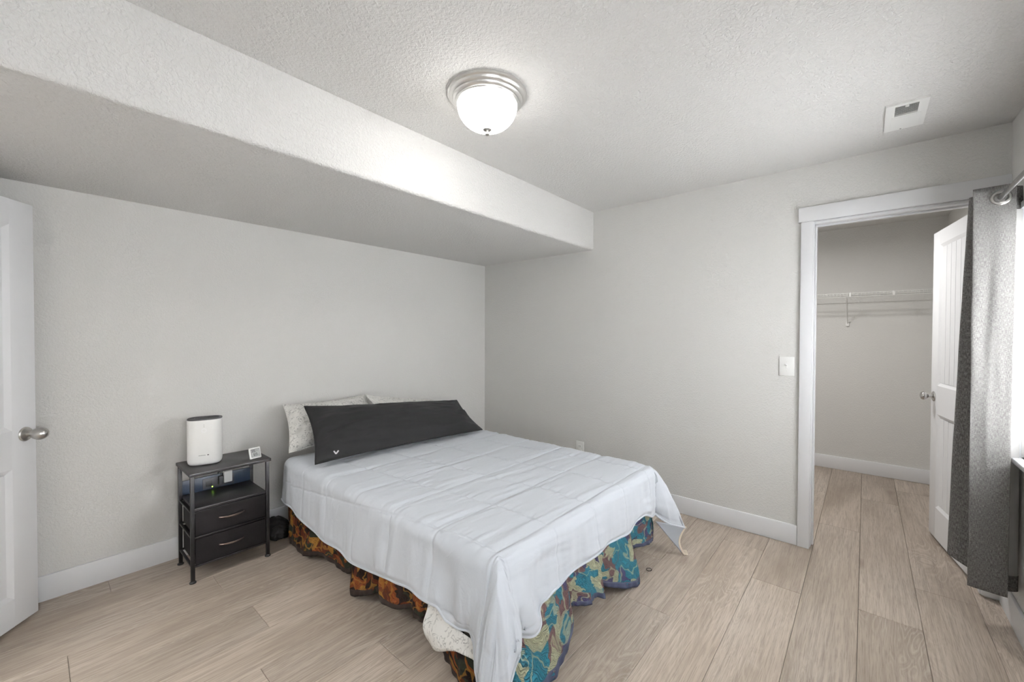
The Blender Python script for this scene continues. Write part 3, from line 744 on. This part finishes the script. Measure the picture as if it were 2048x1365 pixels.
ORG, GOLD, DKG, BRN, RUST = (.24, .060, .014), (.34, .16, .028), (.028, .034, .020), (.020, .009, .006), (.12, .028, .008)
m_aut = patch_mat('autumn_leaf_quilt', [(0, BRN), (.40, ORG), (.55, DKG), (.72, RUST), (.90, GOLD)], 20, 5.0, 1)
m_navy = plain('navy_binding', (.022, .028, .058), .7, 0, .2, 120)
m_brown = plain('brown_binding', (.018, .009, .006), .8, 0, .2, 120)
def hanging_quilt(name, label, pts, top_fn, m, m_bind, zoff):
    P = catmull(pts, 9); n = len(P); cum = [0]
    for a, c in zip(P, P[1:]): cum.append(cum[-1]+math.dist(a, c))
    def fn(s, t):
        i = int(round(s*(n-1))); B = Vector(P[i]); T_ = top_fn(B, i)
        p = B.lerp(T_, t); out = (B-T_); out.z = 0
        l = out.length
        bul = .012*math.sin(PI*t)*(1-t)*(1+.8*nz(i*.21, t*2.5, zoff))
        axis = Vector((-1, 0, 0)) if name.startswith('autumn') else Vector((0, -1, 0))
        return p + axis*(bul + .010*nz(i*.33, t*4, zoff+3)*(1-t))
    uvf = lambda a, b_: (cum[int(round(a*(n-1)))], b_*.32)
    o = grid(name, n, 22, fn, m, uvfn=uvf)
    q = o.modifiers.new('thick', 'SOLIDIFY'); q.thickness = .006; q.offset = 0
    tag(o, label, 'quilt')
    def bfn(s, t):
        a = fn(s, t*.11); e = .002
        axis = Vector((-1, 0, 0)) if name.startswith('autumn') else Vector((0, -1, 0))
        return a + axis*.004 + Vector((0, 0, -.002))
    bd = grid('binding', n, 4, bfn, m_bind, o); q = bd.modifiers.new('thick', 'SOLIDIFY'); q.thickness = .014; q.offset = -1
    return o
teal_pts = [(-2.10, -2.215, .030), (-2.02, -2.225, .012), (-1.90, -2.235, .010), (-1.80, -2.225, .045), (-1.70, -2.200, .095), (-1.66, -2.150, .128), (-1.635, -2.160, .138), (-1.56, -2.195, .118), (-1.49, -2.190, .118), (-1.42, -2.205, .085), (-1.39, -2.150, .080),
            (-1.36, -2.135, .090), (-1.28, -2.175, .060), (-1.18, -2.215, .026), (-1.09, -2.235, .020), (-1.05, -2.190, .075), (-1.02, -2.135, .125), (-.95, -2.135, .12), (-.88, -2.165, .115), (-.80, -2.175, .105), (-.70, -2.150, .085), (-.62, -2.12, .08)]
hanging_quilt('teal_quilt', 'teal, mauve and cream leaf quilt with navy binding showing under the foot of the comforter', teal_pts,
              lambda B, i: Vector((max(min(B.x, -.74), -2.09), -2.138, .33)), m_teal, m_navy, 1.0)
aut_pts = [(-2.09, -.26, .008), (-2.135, -.34, .012), (-2.15, -.45, .030), (-2.165, -.60, .034), (-2.155, -.68, .050), (-2.125, -.76, .066), (-2.11, -.90, .060), (-2.10, -1.02, .053), (-2.085, -1.08, .085), (-2.11, -1.12, .06), (-2.16, -1.165, .028), (-2.15, -1.24, .045), (-2.125, -1.315, .075), (-2.10, -1.36, .095),
           (-2.15, -1.42, .100), (-2.135, -1.53, .100), (-2.11, -1.62, .132), (-2.14, -1.68, .135), (-2.14, -1.74, .135), (-2.115, -1.79, .12), (-2.135, -1.86, .075), (-2.15, -1.94, .040), (-2.165, -2.02, .022), (-2.16, -2.10, .012), (-2.13, -2.16, .010)]
hanging_quilt('autumn_quilt', 'brown and orange autumn leaf quilt showing under the left side of the comforter', aut_pts,
              lambda B, i: Vector((-2.119, max(B.y, -2.11), .33-.145*sm(-1.90, -1.97, B.y))), m_aut, m_brown, 6.0)
b = MB(); b.tube([(-.905+.016*math.cos(a), -2.213+.014*math.sin(a), .003) for a in [2*PI*k/20 for k in range(20)]], .0018, 6, closed=True)
tag(b.obj('thread_loop', m_brown), 'tiny brown loop lying on the floor beside the teal quilt corner', 'hair tie')  # loose loop of quilt thread

# black cloth bundle pushed against the wall between nightstand and bed
bc = thing('black_bag', 'black cloth bundle on the floor between the nightstand and the bed', 'bag', (-2.150, -.150, 0))
b = MB(); bmesh.ops.create_icosphere(b.bm, subdivisions=4, radius=1)
for v in b.bm.verts:
    d = v.co.normalized(); k = 1+.22*nz(d.x*2.2, d.y*2.2, d.z*2.2+5)+.07*nz(d.x*6, d.y*6, d.z*6)
    v.co = Vector((d.x*.078*k, d.y*.12*k, max(.001, .045+d.z*.075*k)))
b.obj('cloth', plain('black_nylon', (.006, .006, .007), .7, 0, .2, 60), bc)
b = MB(); b.tube(catmull([(-.05, -.085, .085), (-.03, -.12, .11), (.0, -.135, .10), (.03, -.12, .085), (.035, -.08, .09)], 6), .006, 8); b.obj('strap', m_black, bc)

# ------------------------------------------------------------------ nightstand
def rustic():
    k = NT('rustic_dark_board', .38, 0, .5); v = k.coord('Object', (3, 22, 6))
    f = k.noise(v, 1, 4, .6, .5); f2 = k.noise(k.coord('Object', (5, 60, 10)), 1, 3)
    c = k.ramp(f, [(.3, (.008, .0075, .009)), (.58, (.018, .016, .018)), (.74, (.060, .034, .024))])
    k.col(k.mix(k.math('MULTIPLY', f2, .4), c, (.012, .010, .010))); k.bump(f2, .15, .0006); return k.m
m_rust = rustic()
ns = thing('nightstand', 'narrow black metal nightstand with two fabric drawers beside the bed', 'nightstand', (-2.467, -.25, 0))
NO = Vector((2.467, .25, 0))
def nb(name, lo, hi, m, bev=.0015, parent=ns):
    b = MB(); b.box(Vector(lo)+NO, Vector(hi)+NO, bev); return b.obj(name, m, parent)
nx0, nx1, ny0, ny1 = -2.661, -2.274, -.398, -.098
nb('top', (-2.668, -.412, .584), (-2.268, -.092, .600), m_rust)
for x in (nx0, nx1-.018):
    for y in (ny0, ny1-.018):
        l_ = nb('leg', (x, y, .008), (x+.018, y+.018, .584), m_metalblk)
        b = MB(); b.lathe([(0, 0.0005), (.016, .0005), (.016, .006), (.012, .010), (.008, .014), (0, .014)], 24, Matrix.Translation(Vector((x+.009, y+.009, 0))+NO)); b.obj('foot', m_black, l_)
nb('shelf', (nx0+.018, ny0+.004, .388), (nx1-.018, ny1-.002, .403), m_rust)
nb('back_panel', (nx0+.018, ny1-.016, .404), (nx1-.018, ny1-.004, .487), plain('blue_cast_board', (.018, .030, .052), .4, 0, .3, 30))  # black-brown board, the blue cast on it is put into its colour
for z in (.082, .238, .375):
    nb('front_rail', (nx0+.018, ny0+.002, z), (nx1-.018, ny0+.014, z+.010), m_metalblk)
    for x in (nx0+.003, nx1-.015): nb('side_rail', (x, ny0+.018, z), (x+.012, ny1-.018, z+.010), m_metalblk)
    nb('back_rail', (nx0+.018, ny1-.014, z), (nx1-.018, ny1-.002, z+.010), m_metalblk)
m_handle = plain('bronze_handle', (.20, .15, .13), .3, .9, .1)
for z0, z1 in ((.0945, .2365), (.2505, .3875)):
    zc = (z0+z1)/2
    dr = nb('drawer', (nx0+.021, ny0+.001, z0), (nx1-.021, ny1-.02, z1-.003), m_dfab, .003); dr['label'] = 'dark fabric drawer bin'
    b = MB(); b.tube([Vector((-2.532+.122*t, ny0-.001-.024*math.sin(PI*t)**.7, zc+.003))+NO for t in [k/18 for k in range(19)]], .0045, 10, radii=[.0032+.0024*math.sin(PI*k/18) for k in range(19)])
    b.obj('handle', m_handle, dr)
ps = nb('power_strip', (-2.545, ny1-.0195, .411), (-2.383, ny1-.0155, .474), m_dark, .001)
for x in (-2.515, -2.455):
    nb('outlet_face', (x-.016, ny1-.0205, .425), (x+.016, ny1-.0193, .460), m_black, .001, ps)
b = MB(); b.lathe([(0, 0), (.003, 0), (.0025, .0015), (0, .002)], 14, Matrix.Translation(Vector((-2.497, ny1-.0195, .4185))+NO) @ frame_to((0, -1, 0)))
kl2 = NT('led_green', .4); kl2.col((.3, .6, .05)); kl2.b.inputs['Emission Color'].default_value = (.45, 1, .05, 1); kl2.b.inputs['Emission Strength'].default_value = 9
b.obj('indicator_led', kl2.m, ps)
# charger, plug and cable
ch = MB(); ch.box((-2.444, -.150, .434), (-2.400, -.121, .503), .004); ch = ch.obj('usb_charger', m_white); tag(ch, 'white block charger plugged into the nightstand power strip', 'charger')
b = MB(); b.tube([(-2.422, -.135, .503), (-2.422, -.135, .516), (-2.421, -.128, .530), (-2.420, -.118, .545), (-2.420, -.100, .555)], .0028, 8); b.obj('charger_cord', m_white, ch)
b = MB(); b.box((-2.470, -.148, .428), (-2.4455, -.1205, .478), .004); pg = b.obj('power_plug', m_black); tag(pg, 'black power plug left of the white charger on the power strip', 'plug')
b = MB(); b.tube([(-2.458, -.134, .478), (-2.458, -.134, .492), (-2.458, -.120, .500), (-2.458, -.088, .497), (-2.458, -.060, .44), (-2.46, -.05, .38)], .0028, 8); b.obj('plug_cord', m_black, pg)
b = MB(); pts = [(-2.527, -.072, .40), (-2.527, -.070, .50), (-2.526, -.068, .575), (-2.515, -.066, .60), (-2.495, -.066, .60), (-2.478, -.066, .575), (-2.474, -.066, .55), (-2.480, -.066, .527), (-2.497, -.066, .515), (-2.513, -.066, .52)]
b.tube(catmull(pts, 6), .0026, 8); tag(b.obj('white_cable', m_white), 'white cable looped behind the nightstand top', 'cable')

# ------------------------------------------------------------------ air purifier
ap = thing('air_purifier', 'white oval air purifier with dark top grille standing on the nightstand', 'air purifier', (-2.555, -.222, .600), math.radians(-17))
def stadium(b, hw, hd, rc, z, n=14):
    pts = []
    for cx, cy, a0 in ((hw-rc, hd-rc, 0), (-hw+rc, hd-rc, PI/2), (-hw+rc, -hd+rc, PI), (hw-rc, -hd+rc, 1.5*PI)):
        for k in range(n+1):
            a = a0+PI/2*k/n; pts.append(b.bm.verts.new((cx+rc*math.cos(a), cy+rc*math.sin(a), z)))
    return pts
def loft(b, levels, cap0=True, cap1=True):
    rings = [stadium(b, *l) for l in levels]
    for A_, B_ in zip(rings, rings[1:]):
        for k in range(len(A_)):
            k2 = (k+1) % len(A_); b.bm.faces.new((A_[k], A_[k2], B_[k2], B_[k]))
    if cap0: b.bm.faces.new(rings[0][::-1])
    if cap1: b.bm.faces.new(rings[-1])
HW, HD, RC, AH = .083, .060, .050, .266
b = MB(); loft(b, [(HW-.020, HD-.018, RC-.018, 0), (HW-.010, HD-.009, RC-.009, .003), (HW-.003, HD-.003, RC-.003, .011), (HW, HD, RC, .024), (HW, HD, RC, AH-.006)], True, True)
b.obj('body', m_white, ap)
b = MB(); loft(b, [(HW, HD, RC, AH-.006), (HW, HD, RC, AH-.002), (HW-.002, HD-.002, RC-.002, AH), (HW-.016, HD-.016, RC-.016, AH), (HW-.017, HD-.017, RC-.017, AH-.004)], False, True)
tr = b.obj('top_grille', m_dark, ap)
me = None
for k in range(17):
    if me is None:
        b = MB(); b.box((-.0012, -HD+.020, AH-.004), (.0012, HD-.020, AH-.001)); o = b.obj('grille_rib', m_black, tr); me = o.data
    else: o = new('grille_rib', me, None, tr)
    o.location = (-.052+k*.0065, 0, 0)
b = MB(); b.lathe([(.008, 0), (.0125, 0), (.0125, .0008), (.008, .0008)], 32, Matrix.Translation((0, -HD, AH-.065)) @ frame_to((0, -1, 0)), cap=False); b.obj('power_button', plain('button_ring', (.9, .9, .9), .3), ap)
for k in range(2):
    b = MB(); b.lathe([(0, 0), (.0016, 0), (.0012, .0005), (0, .0006)], 12, Matrix.Translation((0, -HD, AH-.043+k*.010)) @ frame_to((0, -1, 0))); b.obj('indicator_dot', m_grey, ap)
b = MB(); x = -.026
for k in range(9):
    wd = (.0042, .003, .004, .0035, .0045, .003, .004, .0035, .004)[k]
    b.box((x, -HD-.0005, .058), (x+wd*.75, -HD+.001, .0605+.001*(k % 2))); x += wd
b.obj('lettering', m_grey, ap)
b = MB(); b.box((.014, -HD-.0005, .0575), (.022, -HD+.001, .0625)); b.obj('logo_block', m_dark, ap)

# ------------------------------------------------------------------ thermometer
th = thing('thermometer', 'small square white digital thermometer at the right end of the nightstand top', 'thermometer', (-2.333, -.352, .600), math.radians(10))
tilt = Matrix.Rotation(math.radians(-16), 4, 'X')
b = MB(); b.box((-.033, -.006, .001), (.033, .006, .067), .005, tilt, 3); b.obj('case', m_white, th)
b = MB(); b.box((-.025, -.0070, .011), (.025, -.0055, .059), .001, tilt); b.obj('bezel', m_dark, th)
b = MB(); b.box((-.0235, -.0076, .0120), (.0225, -.0066, .0565), 0, tilt); scr = b.obj('lcd_screen', plain('lcd_grey', (.40, .41, .40), .4), th)
SEG = {'3': 'abgcd', '5': 'afgcd', '6': 'afgedc', '9': 'abfgcd'}
def digit(b, ch, x, z, w, h, t):
    R_ = {'a': (x, z+h-t, x+w, z+h), 'g': (x, z+h/2-t/2, x+w, z+h/2+t/2), 'd': (x, z, x+w, z+t), 'f': (x, z+h/2, x+t, z+h), 'b': (x+w-t, z+h/2, x+w, z+h), 'e': (x, z, x+t, z+h/2), 'c': (x+w-t, z, x+w, z+h/2)}
    for q in SEG[ch]:
        r_ = R_[q]; b.box((r_[0], -.0082, r_[1]), (r_[2], -.0075, r_[3]), 0, tilt)
b = MB(); digit(b, '3', -.021, .040, .009, .014, .0024); digit(b, '5', -.0095, .040, .009, .014, .0024)
digit(b, '6', -.012, .0175, .009, .016, .0024); digit(b, '9', -.0005, .0175, .009, .016, .0024)
for lo, hi in (((.011, .019), (.0165, .0205)), ((.011, .023), (.0165, .0245)), ((.0045, .036), (.0065, .038)), ((.005, .047), (.016, .0485))): b.box((lo[0], -.0082, lo[1]), (hi[0], -.0075, hi[1]), 0, tilt)
b.obj('digits', m_dark, scr)
b = MB(); b.box((-.02, .004, .0008), (.02, .026, .004), .001); b.obj('stand', m_white, th)
